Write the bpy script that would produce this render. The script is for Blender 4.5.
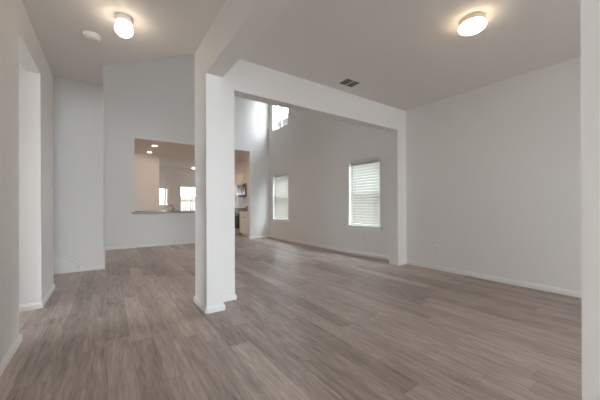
import bpy, bmesh, math
from mathutils import Vector, Matrix

for o in list(bpy.data.objects):
    bpy.data.objects.remove(o, do_unlink=True)
SC = bpy.context.scene
COL = SC.collection
PI = math.pi

# ---------------------------------------------------------------- camera
EYE = 1.066
YAW = math.radians(34.8922)
ROLL = 0.0035
cam_d = bpy.data.cameras.new('camera')
cam = bpy.data.objects.new('camera', cam_d)
COL.objects.link(cam)
cam_d.sensor_width = 36.0
cam_d.lens = 277.4653 / 600 * 36.0
cam_d.shift_y = (204.857 - 200.0) / 600
cam_d.clip_start = 0.01
F = Vector((math.sin(YAW), math.cos(YAW), 0))
R = Vector((math.cos(YAW), -math.sin(YAW), 0))
U = Vector((0, 0, 1))
r2 = R * math.cos(ROLL) - U * math.sin(ROLL)
u2 = R * math.sin(ROLL) + U * math.cos(ROLL)
cam.matrix_world = Matrix((
    (r2.x, u2.x, -F.x, 0),
    (r2.y, u2.y, -F.y, 0),
    (r2.z, u2.z, -F.z, EYE),
    (0, 0, 0, 1)))
SC.camera = cam

# ---------------------------------------------------------------- sky, daylight, exposure
SKY = 4.2
LAMP = 2.0
KITCHEN_W = 0.30
world = bpy.data.worlds.new('world')
SC.world = world
world.use_nodes = True
wn = world.node_tree
bg = wn.nodes['Background']
bg.inputs['Color'].default_value = (0.87, 0.955, 1.05, 1)
bg.inputs['Strength'].default_value = SKY
vs = SC.view_settings
vs.view_transform = 'Standard'
vs.look = 'None'
vs.exposure = 2.42
vs.gamma = 1.0
vs.use_curve_mapping = False
SC.cycles.diffuse_bounces = 8
SC.cycles.max_bounces = 14


def sky_portal(name, loc, direction, w, h):
    """window opening marked as a portal so that daylight is sampled through it"""
    l = bpy.data.lights.new(name, 'AREA')
    l.shape = 'RECTANGLE'
    l.size, l.size_y = w, h
    l.cycles.is_portal = True
    o = bpy.data.objects.new(name, l)
    COL.objects.link(o)
    o.location = loc
    o.rotation_euler = Vector(direction).to_track_quat('-Z', 'Z').to_euler()
    return o


# ---------------------------------------------------------------- dimensions (metres)
XL, XA, XB, XW, XP, XR = -0.561, 0.805, 0.974, 1.189, 4.171, 4.416
XS = -0.042
YC, YH, YD = 2.763, 2.997, 3.19
Y1, Y2, Y3 = 3.037, 3.918, 4.741
YG, YS, YF, YB = 4.064, 5.725, 8.098, 13.5
CEIL, TOP, HB, DO = 2.74, 5.55, 2.366, 2.441
YFRONT = -3.8
T = 0.15


# ---------------------------------------------------------------- materials
def nmat(name):
    m = bpy.data.materials.new(name)
    m.use_nodes = True
    nt = m.node_tree
    return m, nt, nt.nodes['Principled BSDF']


def node(nt, typ, **kw):
    n = nt.nodes.new(typ)
    for k, v in kw.items():
        setattr(n, k, v)
    return n


def mat(name, col, rough=0.5, metal=0.0, bump=0.0, bscale=150.0, vary=0.0, vscale=8.0, spec=0.5):
    m, nt, p = nmat(name)
    p.inputs['Roughness'].default_value = rough
    p.inputs['Metallic'].default_value = metal
    p.inputs['Specular IOR Level'].default_value = spec
    p.inputs['Base Color'].default_value = (*col, 1)
    tc = node(nt, 'ShaderNodeTexCoord')
    if vary:
        n = node(nt, 'ShaderNodeTexNoise')
        n.inputs['Scale'].default_value = vscale
        n.inputs['Detail'].default_value = 4
        r = node(nt, 'ShaderNodeValToRGB')
        r.color_ramp.elements[0].position = 0.3
        r.color_ramp.elements[1].position = 0.7
        r.color_ramp.elements[0].color = (*[c * (1 - vary) for c in col], 1)
        r.color_ramp.elements[1].color = (*[min(1, c * (1 + vary)) for c in col], 1)
        nt.links.new(tc.outputs['Object'], n.inputs['Vector'])
        nt.links.new(n.outputs['Fac'], r.inputs['Fac'])
        nt.links.new(r.outputs['Color'], p.inputs['Base Color'])
    if bump:
        n = node(nt, 'ShaderNodeTexNoise')
        n.inputs['Scale'].default_value = bscale
        n.inputs['Detail'].default_value = 3
        b = node(nt, 'ShaderNodeBump')
        b.inputs['Strength'].default_value = bump
        b.inputs['Distance'].default_value = 0.002
        nt.links.new(tc.outputs['Object'], n.inputs['Vector'])
        nt.links.new(n.outputs['Fac'], b.inputs['Height'])
        nt.links.new(b.outputs['Normal'], p.inputs['Normal'])
    return m


def emit(name, col, strength):
    m, nt, p = nmat(name)
    p.inputs['Base Color'].default_value = (0.9, 0.88, 0.84, 1)
    p.inputs['Roughness'].default_value = 0.35
    p.inputs['Emission Color'].default_value = (*col, 1)
    p.inputs['Emission Strength'].default_value = strength
    return m


def glass_mat(name):
    m = bpy.data.materials.new(name)
    m.use_nodes = True
    nt = m.node_tree
    for n in list(nt.nodes):
        nt.nodes.remove(n)
    out = node(nt, 'ShaderNodeOutputMaterial')
    mix = node(nt, 'ShaderNodeMixShader')
    tr = node(nt, 'ShaderNodeBsdfTransparent')
    tr.inputs['Color'].default_value = (0.94, 0.96, 0.95, 1)
    gl = node(nt, 'ShaderNodeBsdfGlossy')
    gl.inputs['Roughness'].default_value = 0.02
    lw = node(nt, 'ShaderNodeLayerWeight')
    lw.inputs['Blend'].default_value = 0.3
    pw = node(nt, 'ShaderNodeMath', operation='POWER')
    nt.links.new(lw.outputs['Facing'], pw.inputs[0])
    pw.inputs[1].default_value = 4.0
    ml = node(nt, 'ShaderNodeMath', operation='MULTIPLY_ADD')
    nt.links.new(pw.outputs[0], ml.inputs[0])
    ml.inputs[1].default_value = 0.5
    ml.inputs[2].default_value = 0.04
    nt.links.new(ml.outputs[0], mix.inputs['Fac'])
    nt.links.new(tr.outputs['BSDF'], mix.inputs[1])
    nt.links.new(gl.outputs['BSDF'], mix.inputs[2])
    nt.links.new(mix.outputs['Shader'], out.inputs['Surface'])
    return m


def blind_mat(name):
    m, nt, p = nmat(name)
    p.inputs['Base Color'].default_value = (0.72, 0.72, 0.68, 1)
    p.inputs['Roughness'].default_value = 0.45
    out = nt.nodes['Material Output']
    tl = node(nt, 'ShaderNodeBsdfTranslucent')
    tl.inputs['Color'].default_value = (0.85, 0.86, 0.78, 1)
    mix = node(nt, 'ShaderNodeMixShader')
    mix.inputs['Fac'].default_value = 0.035
    nt.links.new(p.outputs['BSDF'], mix.inputs[1])
    nt.links.new(tl.outputs['BSDF'], mix.inputs[2])
    nt.links.new(mix.outputs['Shader'], out.inputs['Surface'])
    return m


def plank_mat(name):
    m, nt, p = nmat(name)
    L = nt.links.new

    def math_(op, a, b=None):
        n = node(nt, 'ShaderNodeMath', operation=op)
        for i, v in enumerate((a, b)):
            if v is None:
                continue
            if isinstance(v, (int, float)):
                n.inputs[i].default_value = v
            else:
                L(v, n.inputs[i])
        return n.outputs[0]

    tc = node(nt, 'ShaderNodeTexCoord')
    sp = node(nt, 'ShaderNodeSeparateXYZ')
    L(tc.outputs['Object'], sp.inputs[0])
    x, y = sp.outputs['X'], sp.outputs['Y']
    PW, PL = 0.152, 1.22
    xr = math_('DIVIDE', math_('ADD', x, 10.03), PW)
    row = math_('FLOOR', xr)
    xf = math_('FRACT', xr)
    wr = node(nt, 'ShaderNodeTexWhiteNoise', noise_dimensions='1D')
    L(row, wr.inputs['W'])
    yr = math_('ADD', math_('DIVIDE', math_('ADD', y, 20.0), PL), math_('MULTIPLY', wr.outputs['Value'], 7.31))
    seg = math_('FLOOR', yr)
    yf = math_('FRACT', yr)
    cb = node(nt, 'ShaderNodeCombineXYZ')
    L(row, cb.inputs['X'])
    L(seg, cb.inputs['Y'])
    wn_ = node(nt, 'ShaderNodeTexWhiteNoise', noise_dimensions='2D')
    L(cb.outputs[0], wn_.inputs['Vector'])
    pid = wn_.outputs['Value']
    # stretched grain, shifted per plank
    gv = node(nt, 'ShaderNodeCombineXYZ')
    L(math_('MULTIPLY', x, 26.0), gv.inputs['X'])
    L(math_('ADD', math_('MULTIPLY', y, 1.7), math_('MULTIPLY', pid, 43.0)), gv.inputs['Y'])
    L(math_('MULTIPLY', pid, 17.0), gv.inputs['Z'])
    g = node(nt, 'ShaderNodeTexNoise')
    g.inputs['Scale'].default_value = 1.0
    g.inputs['Detail'].default_value = 5
    g.inputs['Roughness'].default_value = 0.62
    g.inputs['Distortion'].default_value = 0.6
    L(gv.outputs[0], g.inputs['Vector'])
    gv2 = node(nt, 'ShaderNodeCombineXYZ')
    L(math_('MULTIPLY', x, 95.0), gv2.inputs['X'])
    L(math_('ADD', math_('MULTIPLY', y, 6.0), math_('MULTIPLY', pid, 11.0)), gv2.inputs['Y'])
    g2 = node(nt, 'ShaderNodeTexNoise')
    g2.inputs['Scale'].default_value = 1.0
    g2.inputs['Detail'].default_value = 3
    L(gv2.outputs[0], g2.inputs['Vector'])
    g3 = node(nt, 'ShaderNodeTexNoise')
    g3.inputs['Scale'].default_value = 1.0
    g3.inputs['Detail'].default_value = 6
    g3.inputs['Roughness'].default_value = 0.7
    gv3 = node(nt, 'ShaderNodeCombineXYZ')
    L(math_('MULTIPLY', x, 11.0), gv3.inputs['X'])
    L(math_('ADD', math_('MULTIPLY', y, 2.6), math_('MULTIPLY', pid, 29.0)), gv3.inputs['Y'])
    L(gv3.outputs[0], g3.inputs['Vector'])
    v = math_('ADD', math_('MULTIPLY', pid, 0.36), math_('MULTIPLY', g.outputs['Fac'], 0.95))
    v = math_('ADD', v, math_('MULTIPLY', g2.outputs['Fac'], 0.75))
    v = math_('ADD', v, math_('MULTIPLY', g3.outputs['Fac'], 0.60))
    v = math_('ADD', math_('MULTIPLY', math_('SUBTRACT', v, 1.345), 0.74), 0.52)
    ramp = node(nt, 'ShaderNodeValToRGB')
    cr = ramp.color_ramp
    cr.elements[0].position = 0.14
    cr.elements[0].color = (0.145, 0.108, 0.096, 1)
    cr.elements[1].position = 0.88
    cr.elements[1].color = (0.66, 0.545, 0.49, 1)
    e = cr.elements.new(0.36)
    e.color = (0.30, 0.232, 0.204, 1)
    e = cr.elements.new(0.62)
    e.color = (0.46, 0.368, 0.326, 1)
    L(v, ramp.inputs['Fac'])
    # joints
    ex = math_('MINIMUM', xf, math_('SUBTRACT', 1.0, xf))
    ey = math_('MINIMUM', yf, math_('SUBTRACT', 1.0, yf))
    jx = math_('LESS_THAN', ex, 0.012)
    jy = math_('LESS_THAN', ey, 0.0016)
    j = math_('MAXIMUM', jx, jy)
    mx = node(nt, 'ShaderNodeMixRGB', blend_type='MULTIPLY')
    mx.inputs['Color2'].default_value = (0.74, 0.72, 0.70, 1)
    L(j, mx.inputs['Fac'])
    L(ramp.outputs['Color'], mx.inputs['Color1'])
    L(mx.outputs['Color'], p.inputs['Base Color'])
    L(math_('ADD', math_('MULTIPLY', g.outputs['Fac'], 0.18), 0.34), p.inputs['Roughness'])
    b = node(nt, 'ShaderNodeBump')
    b.inputs['Strength'].default_value = 0.25
    b.inputs['Distance'].default_value = 0.001
    L(math_('SUBTRACT', g2.outputs['Fac'], math_('MULTIPLY', j, 1.0)), b.inputs['Height'])
    L(b.outputs['Normal'], p.inputs['Normal'])
    return m


M = dict(
    wall=mat('wall_paint', (0.81, 0.785, 0.765), 0.62, bump=0.12, bscale=160, spec=0.3),
    ceiling=mat('ceiling_paint', (0.80, 0.765, 0.735), 0.75, bump=0.18, bscale=110, spec=0.2),
    trim=mat('trim_white', (0.84, 0.82, 0.80), 0.38, bump=0.02, bscale=60),
    floor=plank_mat('vinyl_plank'),
    white=mat('white_plastic', (0.84, 0.815, 0.79), 0.35, bump=0.01, bscale=80),
    socket=mat('socket_shadow', (0.16, 0.15, 0.14), 0.5, vary=0.1),
    receptacle=mat('receptacle_plastic', (0.72, 0.69, 0.67), 0.35, vary=0.03),
    vinyl=mat('window_vinyl', (0.84, 0.85, 0.84), 0.4, bump=0.01, bscale=60),
    glass=glass_mat('window_glass'),
    blind=blind_mat('blind_slat'),
    cord=mat('cord', (0.62, 0.61, 0.57), 0.7, vary=0.1, vscale=200),
    nickel=mat('brushed_nickel', (0.74, 0.66, 0.55), 0.45, 0.7, bump=0.05, bscale=300),
    dome=emit('lit_dome_glass', (1.0, 0.80, 0.55), LAMP),
    globe=emit('lit_globe_glass', (1.0, 0.86, 0.66), LAMP * 0.95),
    nook=emit('lit_nook_glass', (1.0, 0.80, 0.55), 0.7),
    lens=emit('lit_recessed_lens', (1.0, 0.82, 0.6), 2.5),
    ventdark=mat('vent_shadow', (0.045, 0.042, 0.038), 0.8, vary=0.2),
    ventmetal=mat('vent_metal', (0.80, 0.77, 0.73), 0.45, vary=0.04),
    ventfin=mat('vent_fin', (0.22, 0.205, 0.185), 0.5, vary=0.05),
    led=mat('indicator', (0.35, 0.08, 0.06), 0.3, vary=0.1),
    ledge=mat('ledge_stone', (0.30, 0.285, 0.27), 0.30, vary=0.28, vscale=60),
    cabinet=mat('cabinet_paint', (0.82, 0.79, 0.775), 0.4, bump=0.02, bscale=50),
    granite=mat('dark_granite', (0.045, 0.024, 0.02), 0.35, vary=0.6, vscale=90),
    stone=mat('kitchen_counter_stone', (0.20, 0.145, 0.115), 0.10, vary=0.45, vscale=80),
    steel=mat('stainless_steel', (0.42, 0.40, 0.385), 0.42, 1.0, bump=0.03, bscale=250),
    black=mat('black_glass', (0.012, 0.012, 0.013), 0.25, vary=0.2),
    iron=mat('cast_iron', (0.03, 0.03, 0.032), 0.6, bump=0.2, bscale=200),
    bronze=mat('oil_bronze', (0.10, 0.06, 0.04), 0.35, 0.8, bump=0.03),
    maroon=mat('maroon_card', (0.16, 0.02, 0.035), 0.45, vary=0.2, vscale=30),
    paper=mat('paper', (0.80, 0.72, 0.68), 0.7, vary=0.05),
    outside=mat('siding', (0.20, 0.19, 0.18), 0.8, vary=0.08, vscale=3),
    shingle=mat('roof_shingle', (0.105, 0.10, 0.098), 0.9, vary=0.35, vscale=14),
    fence=mat('fence_wood', (0.36, 0.27, 0.22), 0.85, vary=0.3, vscale=6),
    grass=mat('concrete_ground', (0.36, 0.335, 0.31), 0.95, vary=0.15, vscale=3),
    doorpaint=mat('door_paint', (0.36, 0.22, 0.15), 0.4, vary=0.1),
)


# ---------------------------------------------------------------- mesh helpers
def box(bm, x0, y0, z0, x1, y1, z1, bev=0.0):
    v = [bm.verts.new(p) for p in ((x0, y0, z0), (x1, y0, z0), (x1, y1, z0), (x0, y1, z0),
                                   (x0, y0, z1), (x1, y0, z1), (x1, y1, z1), (x0, y1, z1))]
    fs = [bm.faces.new([v[i] for i in q]) for q in
          ((3, 2, 1, 0), (4, 5, 6, 7), (0, 1, 5, 4), (1, 2, 6, 5), (2, 3, 7, 6), (3, 0, 4, 7))]
    if bev:
        es = {e for f in fs for e in f.edges}
        bmesh.ops.bevel(bm, geom=list(es), offset=bev, segments=2, affect='EDGES', profile=0.6)
    return bm


def lathe(bm, prof, seg=40, c=(0, 0, 0)):
    """closed revolve of (radius, z) pairs about z"""
    rings = []
    for r, z in prof:
        if r < 1e-6:
            rings.append([bm.verts.new((c[0], c[1], c[2] + z))])
        else:
            rings.append([bm.verts.new((c[0] + r * math.cos(2 * PI * i / seg),
                                        c[1] + r * math.sin(2 * PI * i / seg), c[2] + z)) for i in range(seg)])
    for a, b in zip(rings, rings[1:]):
        for i in range(seg):
            k = (i + 1) % seg
            q = [a[i % len(a)], a[k % len(a)], b[k % len(b)], b[i % len(b)]]
            u = []
            for w in q:
                if w not in u:
                    u.append(w)
            if len(u) > 2:
                bm.faces.new(u)
    bmesh.ops.recalc_face_normals(bm, faces=bm.faces[:])
    return bm


def tube(bm, pts, rad, seg=10):
    pts = [Vector(p) for p in pts]
    rings = []
    for i, p in enumerate(pts):
        d = (pts[min(i + 1, len(pts) - 1)] - pts[max(i - 1, 0)]).normalized()
        a = d.orthogonal().normalized() if i == 0 else (prev - d * prev.dot(d)).normalized()
        prev = a
        b = d.cross(a)
        rings.append([bm.verts.new(p + (a * math.cos(2 * PI * k / seg) + b * math.sin(2 * PI * k / seg)) * rad)
                      for k in range(seg)])
    for a, b in zip(rings, rings[1:]):
        for k in range(seg):
            bm.faces.new((a[k], a[(k + 1) % seg], b[(k + 1) % seg], b[k]))
    bm.faces.new(rings[0][::-1])
    bm.faces.new(rings[-1])
    bmesh.ops.recalc_face_normals(bm, faces=bm.faces[:])
    return bm


def prism(bm, pts, z0, z1):
    """closed polygon in plan extruded in z"""
    lo = [bm.verts.new((x, y, z0)) for x, y in pts]
    hi = [bm.verts.new((x, y, z1)) for x, y in pts]
    bm.faces.new(lo[::-1])
    bm.faces.new(hi)
    n = len(pts)
    for i in range(n):
        bm.faces.new((lo[i], lo[(i + 1) % n], hi[(i + 1) % n], hi[i]))
    bmesh.ops.recalc_face_normals(bm, faces=bm.faces[:])
    return bm


def new():
    return bmesh.new()


def obj(name, bm, m, parent=None, smooth=False):
    bmesh.ops.recalc_face_normals(bm, faces=bm.faces[:])
    me = bpy.data.meshes.new(name)
    bm.to_mesh(me)
    bm.free()
    if smooth:
        for p in me.polygons:
            p.use_smooth = True
    me.materials.append(m)
    o = bpy.data.objects.new(name, me)
    COL.objects.link(o)
    if parent:
        o.parent = parent
    return o


def struct(name, bm, m, parent=None):
    o = obj(name, bm, m, parent)
    if parent is None:
        o['kind'] = 'structure'
    return o


def empty(name, loc=(0, 0, 0), rot=(0, 0, 0)):
    o = bpy.data.objects.new(name, None)
    COL.objects.link(o)
    o.location = loc
    o.rotation_euler = rot
    o.empty_display_size = 0.05
    return o


def tag(o, label, cat, group=None):
    o['label'] = label
    o['category'] = cat
    if group:
        o['group'] = group
    return o


def thing(name, label, cat, loc=(0, 0, 0), rot=(0, 0, 0), group=None):
    return tag(empty(name, loc, rot), label, cat, group)


def dup(root, loc, rot, label, group=None):
    r = root.copy()
    COL.objects.link(r)
    r.location = loc
    r.rotation_euler = rot
    r['label'] = label
    if group:
        r['group'] = group
    for ch in list(root.children):
        c = ch.copy()
        COL.objects.link(c)
        c.parent = r
        for g in list(ch.children):
            d = g.copy()
            COL.objects.link(d)
            d.parent = c
    return r


def wall_holes(name, axis, p0, p1, u0, u1, z0, z1, holes, m):
    """wall slab between p0..p1 along `axis`, spanning u (other axis) and z, with rectangular holes (ua,ub,za,zb)"""
    us = sorted({u0, u1, *[h[0] for h in holes], *[h[1] for h in holes]})
    zs = sorted({z0, z1, *[h[2] for h in holes], *[h[3] for h in holes]})
    us = [u for u in us if u0 <= u <= u1]
    zs = [z for z in zs if z0 <= z <= z1]

    def solid(i, j):
        if i < 0 or j < 0 or i >= len(us) - 1 or j >= len(zs) - 1:
            return False
        cu, cz = (us[i] + us[i + 1]) / 2, (zs[j] + zs[j + 1]) / 2
        return not any(h[0] < cu < h[1] and h[2] < cz < h[3] for h in holes)

    bm = new()
    cache = {}

    def V(p, u, z):
        k = (p, u, z)
        if k not in cache:
            cache[k] = bm.verts.new((p, u, z) if axis == 'X' else (u, p, z))
        return cache[k]

    for i in range(len(us) - 1):
        for j in range(len(zs) - 1):
            if not solid(i, j):
                continue
            a, b, c, d = us[i], us[i + 1], zs[j], zs[j + 1]
            bm.faces.new((V(p0, a, c), V(p0, b, c), V(p0, b, d), V(p0, a, d)))
            bm.faces.new((V(p1, a, c), V(p1, a, d), V(p1, b, d), V(p1, b, c)))
            if not solid(i - 1, j):
                bm.faces.new((V(p0, a, c), V(p0, a, d), V(p1, a, d), V(p1, a, c)))
            if not solid(i + 1, j):
                bm.faces.new((V(p0, b, c), V(p1, b, c), V(p1, b, d), V(p0, b, d)))
            if not solid(i, j - 1):
                bm.faces.new((V(p0, a, c), V(p1, a, c), V(p1, b, c), V(p0, b, c)))
            if not solid(i, j + 1):
                bm.faces.new((V(p0, a, d), V(p0, b, d), V(p1, b, d), V(p1, a, d)))
    return struct(name, bm, m)


BB = [(0, 0), (0.0145, 0), (0.0145, 0.044), (0.010, 0.050), (0.009, 0.057), (0.0045, 0.064), (0, 0.066)]


def baseboard(name, pts, side=1):
    """moulded skirting swept along plan points, projecting to the left (side=1) of the walking direction"""
    bm = new()
    P = [Vector((x, y)) for x, y in pts]
    rings = []
    for i, p in enumerate(P):
        ns = []
        if i > 0:
            d = (P[i] - P[i - 1]).normalized()
            ns.append(Vector((-d.y, d.x)) * side)
        if i < len(P) - 1:
            d = (P[i + 1] - P[i]).normalized()
            ns.append(Vector((-d.y, d.x)) * side)
        n = ns[0] if len(ns) == 1 else (ns[0] + ns[1]) / (1 + ns[0].dot(ns[1]))
        rings.append([bm.verts.new((p.x + n.x * t, p.y + n.y * t, z + 0.0005)) for t, z in BB])
    k = len(BB)
    for a, b in zip(rings, rings[1:]):
        for i in range(k):
            bm.faces.new((a[i], a[(i + 1) % k], b[(i + 1) % k], b[i]))
    bm.faces.new(rings[0])
    bm.faces.new(rings[-1])
    return struct(name, bm, M['trim'])


# ================================================================ THE SETTING
bm = new(); box(bm, -4.1, YFRONT - 0.15, -0.12, XR + 0.16, YB + 0.15, 0.0)
struct('floor', bm, M['floor'])

# flat ceiling over the entry, cut off on a diagonal where the two-storey living room opens
bm = new()
prism(bm, [(-3.2, YFRONT), (XA, YFRONT), (XA, YD), (XS, YG), (XS, Y3), (-3.2, Y3)], CEIL, CEIL + 0.28)
struct('ceiling_entry', bm, M['ceiling'])
bm = new(); box(bm, XA, YFRONT, CEIL, XR, YH, CEIL + 0.28)
struct('ceiling_dining', bm, M['ceiling'])
bm = new(); box(bm, -4.1, YH - 0.1, TOP, XR + 0.1, YF + 0.1, TOP + 0.2)
struct('ceiling_living', bm, M['ceiling'])
bm = new(); box(bm, 0.05, YF + T, 2.765, XR + 0.1, YB + 0.1, 2.95)
struct('ceiling_kitchen', bm, M['ceiling'])

# side wall with the windows, one plane from the dining room to the breakfast nook
WIN_Z0, WIN_Z1 = 0.618, 2.03
UP_Z0, UP_Z1 = 3.465, 4.86
WA = (3.578, 4.432)
WB = (6.935, 7.858)
wall_holes('wall_right', 'X', XR, XR + T, YFRONT, YB, 0, TOP,
           [(*WA, WIN_Z0, WIN_Z1), (*WB, WIN_Z0, WIN_Z1), (*WA, UP_Z0, UP_Z1), (*WB, UP_Z0, UP_Z1)], M['wall'])

# far wall with the pass-through and the kitchen doorway
PT0, PT1, PTZ = 0.580, 2.45, 0.857
DR0, DR1 = 2.85, 3.722
wall_holes('wall_far', 'Y', YF, YF + T, XS - 0.15, XR, 0, TOP,
           [(PT0, PT1, PTZ, 2.765), (DR0, DR1, -0.001, 2.765)], M['wall'])

# left entry wall with the hall opening
wall_holes('wall_left', 'X', XL - 0.112, XL, YFRONT, Y3, 0, CEIL, [(Y1, Y2, -0.001, DO)], M['wall'])

# hall behind the opening
bm = new(); box(bm, -3.2, Y2, 0, XL - 0.112, Y2 + 0.11, CEIL)
struct('wall_hall', bm, M['wall'])
bm = new(); box(bm, -3.2, Y1 - 0.5, 0, XL - 0.112, Y1 - 0.39, CEIL)
struct('wall_hall_front', bm, M['wall'])
HW = (3.04, 3.52, 0.3, 2.40)  # unseen window, added and placed to light the column's left face
wall_holes('wall_hall_back', 'X', -3.2 - T, -3.2, Y1 - 0.5, Y3, 0, CEIL, [HW], M['wall'])

# stairwell
bm = new(); box(bm, -4.1, Y3 - 0.11, 0, XL - 0.112, Y3, CEIL)
box(bm, -4.1, Y3 - 0.11, CEIL + 0.28, XS, Y3, TOP)
struct('wall_stairwell', bm, M['wall'])
bm = new(); box(bm, -4.1, YS, 0, XS, YS + 0.15, TOP)
struct('wall_stair', bm, M['wall'])
bm = new(); box(bm, XS - 0.15, YS + 0.15, 0, XS, YF, TOP)
struct('wall_living_left', bm, M['wall'])
bm = new(); box(bm, -4.2, Y3 - 0.11, 0, -4.1, YS + 0.15, TOP)
struct('wall_stair_end', bm, M['wall'])
# upstairs walls above the ceiling edge
bm = new()
prism(bm, [(XA, YD), (XS, YG), (XS, Y3), (XS - 0.1, Y3), (XS - 0.1, YG - 0.05), (XA, YD - 0.15)], CEIL + 0.28, TOP)
struct('wall_upstairs', bm, M['wall'])

# beam on the column, header to the right wall, columns
bm = new(); box(bm, XA, 0.138, HB, XB, YD, CEIL)
struct('beam_entry', bm, M['wall'])
bm = new(); box(bm, XB, YH, HB, XR, YD - 0.03, TOP); box(bm, XA, YH, CEIL, XB, YD - 0.03, TOP)
struct('beam_header', bm, M['wall'])
bm = new(); box(bm, XA, YC, 0, XB, YD, HB)
box(bm, XB, YH, 0, XW, YD - 0.03, HB)
struct('pillar_entry', bm, M['wall'])
bm = new(); box(bm, XP, YH, 0, XR, YD - 0.03, HB)
struct('pillar_dining', bm, M['wall'])
bm = new(); box(bm, XA, YFRONT, 0, XB, 0.138, CEIL)
struct('wall_entry_right', bm, M['wall'])

# street side behind the camera, unseen openings sized for the daylight they let in
FW = (1.60, 3.40, 0.70, 2.15)
FD = (-0.555, 0.40, 0.05, 2.70)
wall_holes('wall_front', 'Y', YFRONT - T, YFRONT, -3.2, XR + T, 0, CEIL + 0.28, [FW, FD], M['wall'])

# kitchen shell
wall_holes('wall_kitchen_back', 'Y', YB, YB + T, 0.05, XR, 0, 2.95,
           [(1.60, 2.25, 1.03, 1.83), (2.76, 3.72, 0.64, 1.94)], M['wall'])
bm = new(); box(bm, 0.05, YF + T, 0, 0.2, YB, 2.765)
struct('wall_kitchen_left', bm, M['wall'])
bm = new(); box(bm, 0.2, 10.61, 0, 1.5, YB, 2.765)
struct('wall_pantry', bm, M['wall'])

# skirtings
baseboard('baseboard_right', [(XR, YFRONT), (XR, YH)])
baseboard('baseboard_pillar', [(XR, YH), (XP, YH), (XP, YD - 0.03), (XR, YD - 0.03)], 1)
baseboard('baseboard_living', [(XR, YD - 0.03), (XR, YF), (DR1, YF), (DR1, YF + T)])
baseboard('baseboard_far', [(DR0, YF), (XS, YF), (XS, YS), (-0.342, YS)])
baseboard('baseboard_column', [(XA, YC), (XB, YC), (XB, YH), (XW, YH), (XW, YD - 0.03), (XB, YD - 0.03), (XB, YD), (XA, YD), (XA, YC + 0.0001)], -1)
baseboard('baseboard_left', [(XL, YFRONT), (XL, Y1), (XL - 0.112, Y1)], -1)
baseboard('baseboard_hall', [(-3.1, Y2), (XL, Y2), (XL, Y3), (XL - 0.112, Y3)], -1)
baseboard('baseboard_entry', [(XA, YFRONT), (XA, 0.138), (XB, 0.138), (XB, YFRONT)], 1)

# stairs going up to the left behind the wall end, with the sloping skirt board on the stair wall
bm = new()
RUN, RISE, SX0 = 0.275, 0.18, -0.735
for i in range(11):
    box(bm, SX0 - RUN * (i + 1), Y3 + 0.002, 0, SX0 - RUN * i, YS - 0.02, RISE * (i + 1))
struct('stairs', bm, M['trim'])
bm = new()
pf = [(-0.342, 0.002), (-0.342, 0.045), (-0.38, 0.14), (-0.671, 0.331), (-2.9, 1.794), (-2.9, 1.2), (-0.9, 0.002)]
a = [bm.verts.new((x, YS, z)) for x, z in pf]
b = [bm.verts.new((x, YS - 0.018, z)) for x, z in pf]
bm.faces.new(a); bm.faces.new(b[::-1])
for i in range(len(pf)):
    k = (i + 1) % len(pf)
    bm.faces.new((a[i], a[k], b[k], b[i]))
st = struct('trim_stair', bm, M['trim'])
bm = new()
cp = [(-0.342, 0.045), (-0.38, 0.14), (-0.671, 0.331), (-2.9, 1.794)]
tube(bm, [(x, YS - 0.014, z) for x, z in cp], 0.015, 8)
struct('trim_stair_cap', bm, M['trim'])


# ---------------------------------------------------------------- windows
def window(n, axis, inner, out, u0, u1, z0, z1, sill=True, sash=True, mullion=None):
    """inner: wall face, out: +1/-1 direction to the outside; frame, sash rail, pane, sill"""
    root = empty('window_%d' % n)
    root['kind'] = 'structure'

    def bx(b, u_a, u_b, p_a, p_b, z_a, z_b, bev=0.0):
        p_a, p_b = inner + out * p_a, inner + out * p_b
        lo, hi = min(p_a, p_b), max(p_a, p_b)
        if axis == 'X':
            box(b, lo, u_a, z_a, hi, u_b, z_b, bev)
        else:
            box(b, u_a, lo, z_a, u_b, hi, z_b, bev)

    f = 0.045
    b = new()
    bx(b, u0, u0 + f, .085, .14, z0, z1)
    bx(b, u1 - f, u1, .085, .14, z0, z1)
    bx(b, u0 + f, u1 - f, .085, .14, z0, z0 + f)
    bx(b, u0 + f, u1 - f, .085, .14, z1 - f, z1)
    obj('window_frame', b, M['vinyl'], root)
    if mullion:
        b = new(); bx(b, mullion - .03, mullion + .03, .085, .14, z0 + f, z1 - f)
        obj('mullion', b, M['vinyl'], root)
    if sash:
        zm = (z0 + z1) / 2 + 0.02
        b = new(); bx(b, u0 + f, u1 - f, .09, .13, zm - .022, zm + .022)
        obj('sash_rail', b, M['vinyl'], root)
    b = new(); bx(b, u0 + f, u1 - f, .108, .112, z0 + f, z1 - f)
    obj('pane', b, M['glass'], root)
    if sill:
        b = new()
        bx(b, u0 - .05, u1 + .05, -.035, 0.0, z0 - .022, z0, 0.004)
        bx(b, u0 + .001, u1 - .001, 0.0, .085, z0, z0 + .004)
        bx(b, u0 - .03, u1 + .03, -.016, 0.0, z0 - .075, z0 - .022, 0.003)
        obj('window_sill', b, M['trim'], root)
    mid = ((u0 + u1) / 2, (z0 + z1) / 2)
    p = inner + out * 0.148
    loc = (p, mid[0], mid[1]) if axis == 'X' else (mid[0], p, mid[1])
    d = (-out, 0, 0) if axis == 'X' else (0, -out, 0)
    sky_portal('daylight_opening', loc, d, u1 - u0, z1 - z0)
    return root


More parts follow.
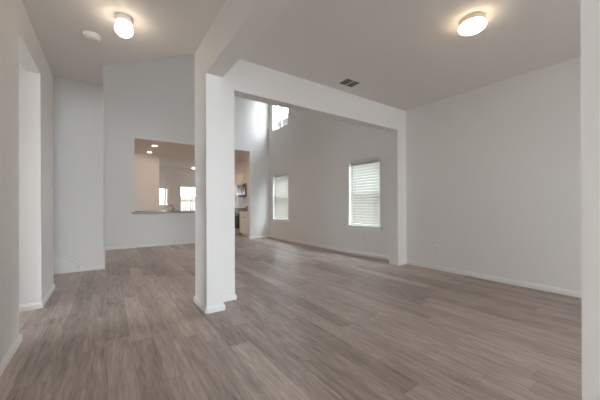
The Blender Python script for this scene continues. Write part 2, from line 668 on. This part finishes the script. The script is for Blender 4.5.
window(1, 'X', XR, 1, *WA, WIN_Z0, WIN_Z1)
window(2, 'X', XR, 1, *WB, WIN_Z0, WIN_Z1)
window(3, 'X', XR, 1, *WB, UP_Z0, UP_Z1, sill=False, sash=False, mullion=7.50)
window(5, 'Y', YB, 1, 1.60, 2.25, 1.03, 1.83, sill=False, sash=False)
window(4, 'X', XR, 1, *WA, UP_Z0, UP_Z1, sill=False, sash=False)  # hidden by the header, added for more daylight in the living room
window(6, 'Y', YB, 1, 2.76, 3.72, 0.64, 1.94, mullion=3.24)
window(9, 'X', -3.2, -1, *HW)  # added hall window, lights the column through the opening
window(7, 'Y', YFRONT, -1, *FW, mullion=2.50)
window(8, 'Y', YFRONT, -1, *FD, sill=False, sash=False)


# ================================================================ THINGS
# ---------------------------------------------------------------- blinds
def blind(y0, y1, label):
    """closed-tilt slat blind hung inside the window reveal; local origin at the sill centre"""
    yc, w = (y0 + y1) / 2, (y1 - y0) - 0.02
    h = WIN_Z1 - WIN_Z0
    t = thing('window_blind', label, 'blind', (XR + 0.045, yc, WIN_Z0 + 0.005), group='white slat blinds in the living room windows')
    b = new(); box(b, -.035, -w / 2, h - .065, .03, w / 2, h - .007, .004)
    obj('headrail', b, M['blind'], t)
    b = new()
    n, zb, zt = 22, 0.072, h - 0.10
    tilt = math.radians(60)
    wd = 0.036
    for i in range(n):
        z = zb + (zt - zb) * i / (n - 1)
        dx, dz = wd * math.cos(tilt), wd * math.sin(tilt)
        # curved slat in three strips, room edge down
        pr = [(-dx, -dz), (-dx * .35, -dz * .35 + .004), (dx * .35, dz * .35 + .004), (dx, dz)]
        th = .0025
        rows = []
        for s in (-1, 1):
            up = [b.verts.new((x, s * w / 2, z + q + th)) for x, q in pr]
            dn = [b.verts.new((x, s * w / 2, z + q)) for x, q in pr]
            rows.append(up + dn[::-1])
        k = len(rows[0])
        for j in range(k):
            b.faces.new((rows[0][j], rows[0][(j + 1) % k], rows[1][(j + 1) % k], rows[1][j]))
        b.faces.new(rows[0]); b.faces.new(rows[1][::-1])
    obj('slats', b, M['blind'], t)
    b = new(); box(b, -.026, -w / 2, .008, .026, w / 2, .030, .004)
    obj('bottom_rail', b, M['blind'], t)
    for s in (-.32, .32):
        b = new(); tube(b, [(-.034, s * w, .02), (-.034, s * w, h - .06)], .0012, 6)
        obj('ladder_cord', b, M['cord'], t)
    b = new(); tube(b, [(-.046, w * .37, h - .07), (-.047, w * .37, h * .35)], .0045, 8)
    obj('wand', b, M['cord'], t)
    return t


blind(*WA, 'white slat blind covering the larger right window beside the dining room pillar')
blind(*WB, 'white slat blind in the small far window below the bright upper window')


# ---------------------------------------------------------------- ceiling lights
def flush_light(x, y, z, r, label, glow='dome'):
    t = thing('ceiling_light', label, 'ceiling light', (x, y, z))
    b = new()
    q = r * .93
    lathe(b, [(0, 0), (q * .97, 0), (q, -.005), (q, -.040), (q * .985, -.045), (q * .90, -.045), (q * .90, -.02), (0, -.02)], 56)
    obj('ring', b, M['nickel'], t, True)
    b = new()
    pr = [(q * .895, -.038), (q * .97, -.046)]
    for i in range(0, 15):
        a = math.radians(-18) + i / 14 * math.radians(108)
        pr.append((r * math.cos(a) if i < 14 else 0, -.066 - .046 * math.sin(a)))
    lathe(b, pr, 56)
    obj('dome', b, M[glow], t, True)
    return t


flush_light(2.722, 1.165, CEIL, 0.111, 'lit round ceiling light with brushed metal ring in the dining room')


def globe_light(x, y, z, label):
    t = thing('ceiling_light', label, 'ceiling light', (x, y, z))
    b = new()
    lathe(b, [(0, 0), (.066, 0), (.069, -.005), (.069, -.040), (.062, -.048), (.052, -.050), (0, -.050)], 48)
    obj('canopy', b, M['white'], t, True)
    b = new()
    pr = []
    for i in range(1, 17):
        a = math.radians(-68) + i / 16 * math.radians(158)
        pr.append((max(.071 * math.cos(a), 0) if i < 16 else 0, -.110 - .058 * math.sin(a)))
    lathe(b, pr, 48)
    obj('globe', b, M['globe'], t, True)
    return t


globe_light(.132, 2.925, CEIL, 'small lit white globe light on the entry ceiling beside the smoke alarm')
flush_light(3.22, 12.75, 2.765, 0.14, 'lit ceiling light far back in the breakfast nook', 'nook')


def recessed(x, y, label, watts=KITCHEN_W):
    t = thing('recessed_light', label, 'recessed light', (x, y, 2.765), group='recessed lights in the kitchen ceiling')
    b = new()
    lathe(b, [(.068, 0), (.092, 0), (.092, -.004), (.086, -.008), (.068, -.006)], 40)
    obj('trim_ring', b, M['white'], t, True)
    b = new(); lathe(b, [(0, -.001), (.067, -.001), (.067, -.005), (0, -.006)], 40)
    obj('lens', b, M['lens'], t, True)
    l = bpy.data.lights.new('recessed_lamp', 'AREA')
    l.shape = 'DISK'; l.size = .13; l.energy = watts
    l.color = (1.0, .69, .44)
    lo = bpy.data.objects.new('recessed_lamp', l)
    COL.objects.link(lo)
    lo.parent = t
    lo.location = (0, 0, -.012)
    return t


recessed(1.127, 8.85, 'lit recessed light nearer the pass-through, right one of the visible pair')
recessed(1.129, 10.02, 'lit recessed light close to the tan kitchen wall, left one of the visible pair')
recessed(2.60, 8.85, 'added recessed light brightening the kitchen, hidden behind the white entry column', KITCHEN_W * 6.0)  # unseen lamp, added with extra power to brighten the kitchen
recessed(2.75, 10.02, 'deeper added recessed light brightening the kitchen, hidden behind the entry column', KITCHEN_W * 6.0)  # second unseen lamp, added for warm light on the cabinets

# ---------------------------------------------------------------- smoke alarm
t = thing('smoke_detector', 'white round smoke alarm on the entry ceiling', 'smoke alarm', (-.112, 3.405, CEIL))
b = new(); lathe(b, [(0, 0), (.072, 0), (.072, -.010), (.066, -.014), (0, -.014)], 40)
obj('base_plate', b, M['white'], t, True)
b = new(); lathe(b, [(0, -.013), (.062, -.013), (.064, -.022), (.058, -.036), (.048, -.043), (.020, -.046), (0, -.046)], 40)
obj('cover', b, M['white'], t, True)
b = new()
for i in range(20):
    a = 2 * PI * i / 20
    c, s = math.cos(a), math.sin(a)
    tube(b, [(.0635 * c, .0635 * s, -.020), (.0600 * c, .0600 * s, -.034)], .0035, 6)
obj('sensor_slots', b, M['receptacle'], t)
b = new(); lathe(b, [(0, -.045), (.005, -.045), (.004, -.048), (0, -.048)], 12, (.03, -.01, 0))
obj('indicator_light', b, M['led'], t)

# ---------------------------------------------------------------- air vent
t = thing('ceiling_vent', 'white metal air vent with dark louvres in the dining room ceiling', 'air vent', (2.739, 2.731, CEIL))
HX, HY = .142, .108
b = new()
box(b, -HX, -HY, -.008, HX, -HY + .020, 0); box(b, -HX, HY - .020, -.008, HX, HY, 0)
box(b, -HX, -HY + .020, -.008, -HX + .020, HY - .020, 0); box(b, HX - .020, -HY + .020, -.008, HX, HY - .020, 0)
obj('frame', b, M['ventmetal'], t)
b = new(); box(b, -.006, -HY + .020, -.008, .006, HY - .020, -.001)
obj('centre_bar', b, M['ventmetal'], t)
b = new(); box(b, -HX + .018, -HY + .018, -.0015, HX - .018, HY - .018, -.0003)
obj('duct', b, M['ventdark'], t)
b = new()
for i in range(7):
    y = -HY + .034 + i * .0245
    for (xa, xb) in ((-HX + .020, -.006), (.006, HX - .020)):
        v = [b.verts.new(p) for p in ((xa, y - .004, -.002), (xb, y - .004, -.002), (xb, y + .006, -.0075), (xa, y + .006, -.0075))]
        w = [b.verts.new((q.co.x, q.co.y + .0015, q.co.z)) for q in v]
        b.faces.new(v); b.faces.new(w[::-1])
        for k in range(4):
            b.faces.new((v[k], v[(k + 1) % 4], w[(k + 1) % 4], w[k]))
obj('louvres', b, M['ventfin'], t)


# ---------------------------------------------------------------- outlets and switch (local: plate in xz, facing -y)
def outlet():
    t = empty('wall_outlet')
    b = new(); box(b, -.036, -.006, -.058, .036, 0, .058, .002)
    obj('cover_plate', b, M['white'], t)
    for s in (-1, 1):
        b = new(); box(b, -.017, -.009, s * .021 - .0145, .017, -.005, s * .021 + .0145, .002)
        rc = obj('receptacle', b, M['receptacle'], t)
        b = new()
        box(b, -.009, -.0096, s * .021 - .003, -.006, -.0088, s * .021 + .008)
        box(b, .005, -.0096, s * .021 - .002, .008, -.0088, s * .021 + .007)
        box(b, -.003, -.0096, s * .021 - .011, .003, -.0088, s * .021 - .006)
        obj('slots', b, M['socket'], rc)
    return t


g = 'wall outlets near the floor'
o0 = outlet()
tag(o0, 'white outlet low on the dining room side wall right of the pillar', 'outlet', g)
o0.location = (XR, 2.45, .352); o0.rotation_euler = (0, 0, -PI / 2)
dup(o0, (XR, 3.985, .373), (0, 0, -PI / 2), 'white outlet low on the wall below the window with the larger blind', g)
dup(o0, (1.82, YF, .365), (0, 0, 0), 'white outlet low on the far wall under the pass-through', g)

t = thing('light_switch', 'white light switch near the end of the left entry wall', 'light switch', (XL, 4.49, 1.33), (0, 0, PI / 2))
b = new(); box(b, -.036, -.006, -.058, .036, 0, .058, .002)
obj('cover_plate', b, M['white'], t)
b = new(); box(b, -.016, -.010, -.033, .016, -.005, .033, .002)
obj('rocker', b, M['receptacle'], t)

# ---------------------------------------------------------------- pass-through ledge
bm = new(); box(bm, PT0 - .062, YF - .045, PTZ, PT1 + .06, YF - .001, PTZ + .045, .005)
box(bm, PT0 + .002, YF - .001, PTZ + .001, PT1 - .002, YF + T + .03, PTZ + .045)
tag(obj('bar_ledge', bm, M['ledge']), 'grey stone ledge along the bottom of the kitchen pass-through', 'ledge')

# ---------------------------------------------------------------- kitchen
KX = 3.815       # face of base cabinets


def shaker(b, y0, y1, z0, z1, x):
    """recessed-panel front facing -x"""
    r = .055
    box(b, x + .006, y0 + r, z0 + r, x + .018, y1 - r, z1 - r)
    box(b, x, y0, z0, x + .02, y0 + r, z1); box(b, x, y1 - r, z0, x + .02, y1, z1)
    box(b, x, y0 + r, z0, x + .02, y1 - r, z0 + r); box(b, x, y0 + r, z1 - r, x + .02, y1 - r, z1)


def knob(parent, x, y, z):
    b = new(); tube(b, [(x, y, z), (x - .012, y, z), (x - .013, y, z), (x - .028, y, z)], .006, 10)
    bmesh.ops.create_uvsphere(b, u_segments=14, v_segments=8, radius=.015, matrix=Matrix.Translation((x - .028, y, z)))
    return obj('knob', b, M['bronze'], parent, True)


def base_cabinet(y0, w, label):
    t = thing('base_cabinet', label, 'cabinet', (KX, y0, 0), group='white base cabinets along the kitchen wall')
    b = new(); box(b, .021, 0, .10, XR - KX - .005, w, .88); box(b, .075, 0, 0, XR - KX - .005, w, .10)
    obj('body', b, M['cabinet'], t)
    b = new(); shaker(b, .01, w - .01, .725, .865, 0)
    d = obj('drawer', b, M['cabinet'], t)
    knob(d, 0, w / 2, .795)
    for y_a, y_b, ky in ((.01, w / 2 - .003, w / 2 - .04), (w / 2 + .003, w - .01, w / 2 + .04)):
        b = new(); shaker(b, y_a, y_b, .115, .715, 0)
        d = obj('door', b, M['cabinet'], t)
        knob(d, 0, ky, .655)
    return t


base_cabinet(8.255, .925, 'white base cabinet seen through the kitchen doorway right of the stove')
base_cabinet(9.965, .63, 'white base cabinet beyond the stove mostly hidden by the column')
for y_a, y_b, lab in ((8.252, 9.185, 'dark stone countertop on the white cabinet right of the stove'),
                      (9.962, 10.602, 'dark stone countertop beyond the stove mostly hidden by the column')):
    b = new(); box(b, KX - .03, y_a, .8805, XR - .002, y_b, .921, .005)
    tag(obj('countertop', b, M['granite']), lab, 'countertop')


def upper_cabinet(y0, w, z0, z1, label):
    t = thing('upper_cabinet', label, 'cabinet', (4.09, y0, z0), group='white upper cabinets along the kitchen wall')
    h = z1 - z0
    b = new(); box(b, .021, 0, 0, XR - 4.09 - .003, w, h)
    obj('body', b, M['cabinet'], t)
    for y_a, y_b, ky in ((.006, w / 2 - .003, w / 2 - .035), (w / 2 + .003, w - .006, w / 2 + .035)):
        b = new(); shaker(b, y_a, y_b, .006, h - .006, 0)
        d = obj('door', b, M['cabinet'], t)
        knob(d, 0, ky, .06)
    return t


upper_cabinet(8.255, .915, 1.39, 2.27, 'white upper cabinet right of the microwave over the dark countertop')
upper_cabinet(9.175, .765, 1.85, 2.27, 'short white upper cabinet directly above the microwave')
upper_cabinet(9.945, .655, 1.39, 2.27, 'white upper cabinet left of the microwave mostly hidden by the column')

t = thing('microwave', 'stainless steel microwave mounted over the stove seen through the doorway', 'microwave', (4.02, 9.18, 1.43))
w = .755
b = new(); box(b, .02, 0, 0, XR - 4.02 - .003, w, .415, .004)
obj('body', b, M['steel'], t)
b = new(); box(b, 0, .20, .03, .019, w - .004, .40, .004)
d = obj('door', b, M['steel'], t)
b = new(); box(b, -.003, .27, .075, .001, w - .06, .355)
obj('door_glass', b, M['black'], d)
b = new(); tube(b, [(0, .225, .06), (-.035, .225, .075), (-.035, .225, .345), (0, .225, .36)], .009, 10)
obj('handle', b, M['steel'], d, True)
b = new(); box(b, 0, .004, .03, .019, .196, .40, .004)
obj('control_panel', b, M['black'], t)
b = new(); box(b, 0, .004, .002, .019, w - .004, .027)
obj('vent_strip', b, M['black'], t)

t = thing('stove', 'black and stainless steel stove seen between column and kitchen doorway edge', 'stove', (KX - .02, 9.195, 0))
w = .755
D = XR - KX + .02 - .005
b = new(); box(b, .025, .004, .06, D, w - .004, .905); box(b, .09, .03, 0, D, w - .03, .06)
obj('body', b, M['steel'], t)
b = new(); box(b, 0, .002, .905, D, w - .002, .925, .005)
obj('cooktop', b, M['black'], t)
b = new(); box(b, 0, .006, .24, .024, w - .006, .78, .005)
d = obj('oven_door', b, M['black'], t)
b = new(); tube(b, [(0, .06, .72), (-.045, .06, .72), (-.045, w - .06, .72), (0, w - .06, .72)], .011, 10)
obj('handle', b, M['steel'], d, True)
b = new(); box(b, -.002, .006, .065, .024, w - .006, .225, .005)
obj('drawer', b, M['steel'], t)
b = new(); box(b, -.006, .004, .79, .024, w - .004, .904, .005)
cpn = obj('control_panel', b, M['steel'], t)
for i in range(5):
    b = new(); y = .10 + i * .139
    tube(b, [(-.004, y, .848), (-.034, y, .848)], .020, 16)
    obj('knob', b, M['steel'], cpn, True)
for (gx, gy) in ((.18, .20), (.18, .56), (.43, .20), (.43, .56)):
    b = new()
    for k in range(4):
        a = k * PI / 2
        tube(b, [(gx, gy, .945), (gx + .11 * math.cos(a), gy + .11 * math.sin(a), .945), (gx + .11 * math.cos(a), gy + .11 * math.sin(a), .924)], .006, 6)
    lathe(b, [(0, .926), (.04, .926), (.035, .938), (0, .938)], 20, (gx, gy, 0))
    obj('burner_grate', b, M['iron'], t)
b = new(); box(b, D - .05, .004, .925, D, w - .004, 1.03, .006)
obj('back_guard', b, M['steel'], t)

t = thing('counter_box', 'small dark red box with white cards on the dark countertop', 'box', (4.10, 8.98, .9215))
b = new()
box(b, -.09, -.13, 0, .09, .13, .012); box(b, -.09, -.13, .012, -.08, .13, .13); box(b, .08, -.13, .012, .09, .13, .13)
box(b, -.08, -.13, .012, .08, -.12, .13); box(b, -.08, .12, .012, .08, .13, .13)
obj('body', b, M['maroon'], t)
for i, (yy, hh) in enumerate(((-.06, .20), (.0, .23), (.06, .19))):
    b = new(); box(b, -.03 + i * .02, yy - .035, .0125, -.027 + i * .02, yy + .035, hh)
    obj('card', b, M['paper'], t)

# counter run with the sink, right behind the pass-through
t = thing('sink_counter', 'glossy brown stone counter just behind the pass-through ledge', 'counter', (0, 0, 0))
b = new(); box(b, .22, YF + T + .035, 0.1, 2.40, 8.84, .88); box(b, .22, YF + T + .035, 0, 2.34, 8.78, .1)
obj('body', b, M['cabinet'], t)
b = new(); box(b, .205, YF + T + .035, .8805, 2.44, 8.88, .918, .005)
obj('countertop', b, M['stone'], t)

t = thing('faucet', 'dark bronze kitchen faucet arching above the pass-through ledge', 'faucet', (1.535, 8.42, .9185))
b = new(); lathe(b, [(0, 0), (.027, 0), (.027, .008), (.016, .016), (.014, .05), (0, .05)], 24)
obj('base', b, M['bronze'], t, True)
b = new()
tube(b, [(0, 0, .04), (0, 0, .10)] + [(-.07 + .07 * math.cos(a), 0, .10 + .055 * math.sin(a)) for a in [i * PI / 10 for i in range(1, 11)]] + [(-.14, 0, .075)], .010, 12)
obj('spout', b, M['bronze'], t, True)
b = new(); tube(b, [(.012, 0, .04), (.03, 0, .05), (.075, 0, .075)], .006, 10)
obj('lever', b, M['bronze'], t, True)
t = thing('soap_dispenser', 'small pale soap dispenser right of the bronze faucet', 'soap dispenser', (1.735, 8.50, .9185))
b = new(); lathe(b, [(0, 0), (.018, 0), (.02, .01), (.012, .02), (.009, .055), (0, .055)], 20)
obj('pump_body', b, M['paper'], t, True)
b = new(); tube(b, [(0, 0, .05), (0, 0, .075), (0, -.02, .082), (0, -.05, .076)], .005, 8)
obj('nozzle', b, M['paper'], t, True)

# ---------------------------------------------------------------- outside
bm = new()
box(bm, -30, YB + .3, -.3, 40, 45, -.2); box(bm, XR + .3, -14, -.3, 40, YB + .3, -.2); box(bm, -30, -14, -.3, XR + .3, YFRONT - .3, -.2); box(bm, -30, YFRONT - .3, -.3, -4.4, YB + .3, -.2)
struct('ground', bm, M['grass'])
t = thing('neighbor_house', 'neighbouring house with dark grey shingle roof seen through the upper window', 'house', (0, 0, -.2))
b = new(); box(b, 8.6, 2.5, 0, 18, 14.2, 6.1)
obj('wall', b, M['outside'], t)
b = new()
v = [b.verts.new(p) for p in ((8.1, 2.0, 6.0), (8.1, 14.7, 6.0), (18.5, 14.7, 6.0), (18.5, 2.0, 6.0), (13.3, 7.2, 10.3), (13.3, 9.5, 10.3),
                              (8.1, 2.0, 6.18), (8.1, 14.7, 6.18), (18.5, 14.7, 6.18), (18.5, 2.0, 6.18))]
for q in ((3, 2, 1, 0), (0, 1, 7, 6), (1, 2, 8, 7), (2, 3, 9, 8), (3, 0, 6, 9), (6, 7, 5, 4), (7, 8, 5), (8, 9, 4, 5), (9, 6, 4)):
    b.faces.new([v[i] for i in q])
obj('roof', b, M['shingle'], t)


bm = new(); box(bm, -.5, YB + T + .02, 2.62, 6.2, YB + 3.4, 2.78)  # roof on posts, added to keep sky light out of the kitchen
for px in (-.4, 2.6, 5.95):
    box(bm, px, YB + 3.22, -.2, px + .14, YB + 3.36, 2.62)
struct('sky_block_roof', bm, M['outside'])


def fence(a, b_, label):
    a, b_ = Vector(a), Vector(b_)
    L_ = (b_ - a).length
    t = thing('wooden_fence', label, 'fence', (a.x, a.y, -.2), (0, 0, math.atan2(b_.y - a.y, b_.x - a.x)))
    m = new()
    n = int(L_ / .145)
    for i in range(n):
        box(m, i * .145, 0, 0.03, i * .145 + .138, .018, 1.82)
    obj('boards', m, M['fence'], t)
    m = new()
    for z in (.35, 1.45):
        box(m, 0, .018, z, L_, .056, z + .09)
    obj('rails', m, M['fence'], t)


fence((-1, 17.5), (7.4, 17.5), 'brown board fence outside the kitchen back windows')
fence((6.6, 17.3), (6.6, 1.0), 'brown board fence outside the living room side windows')
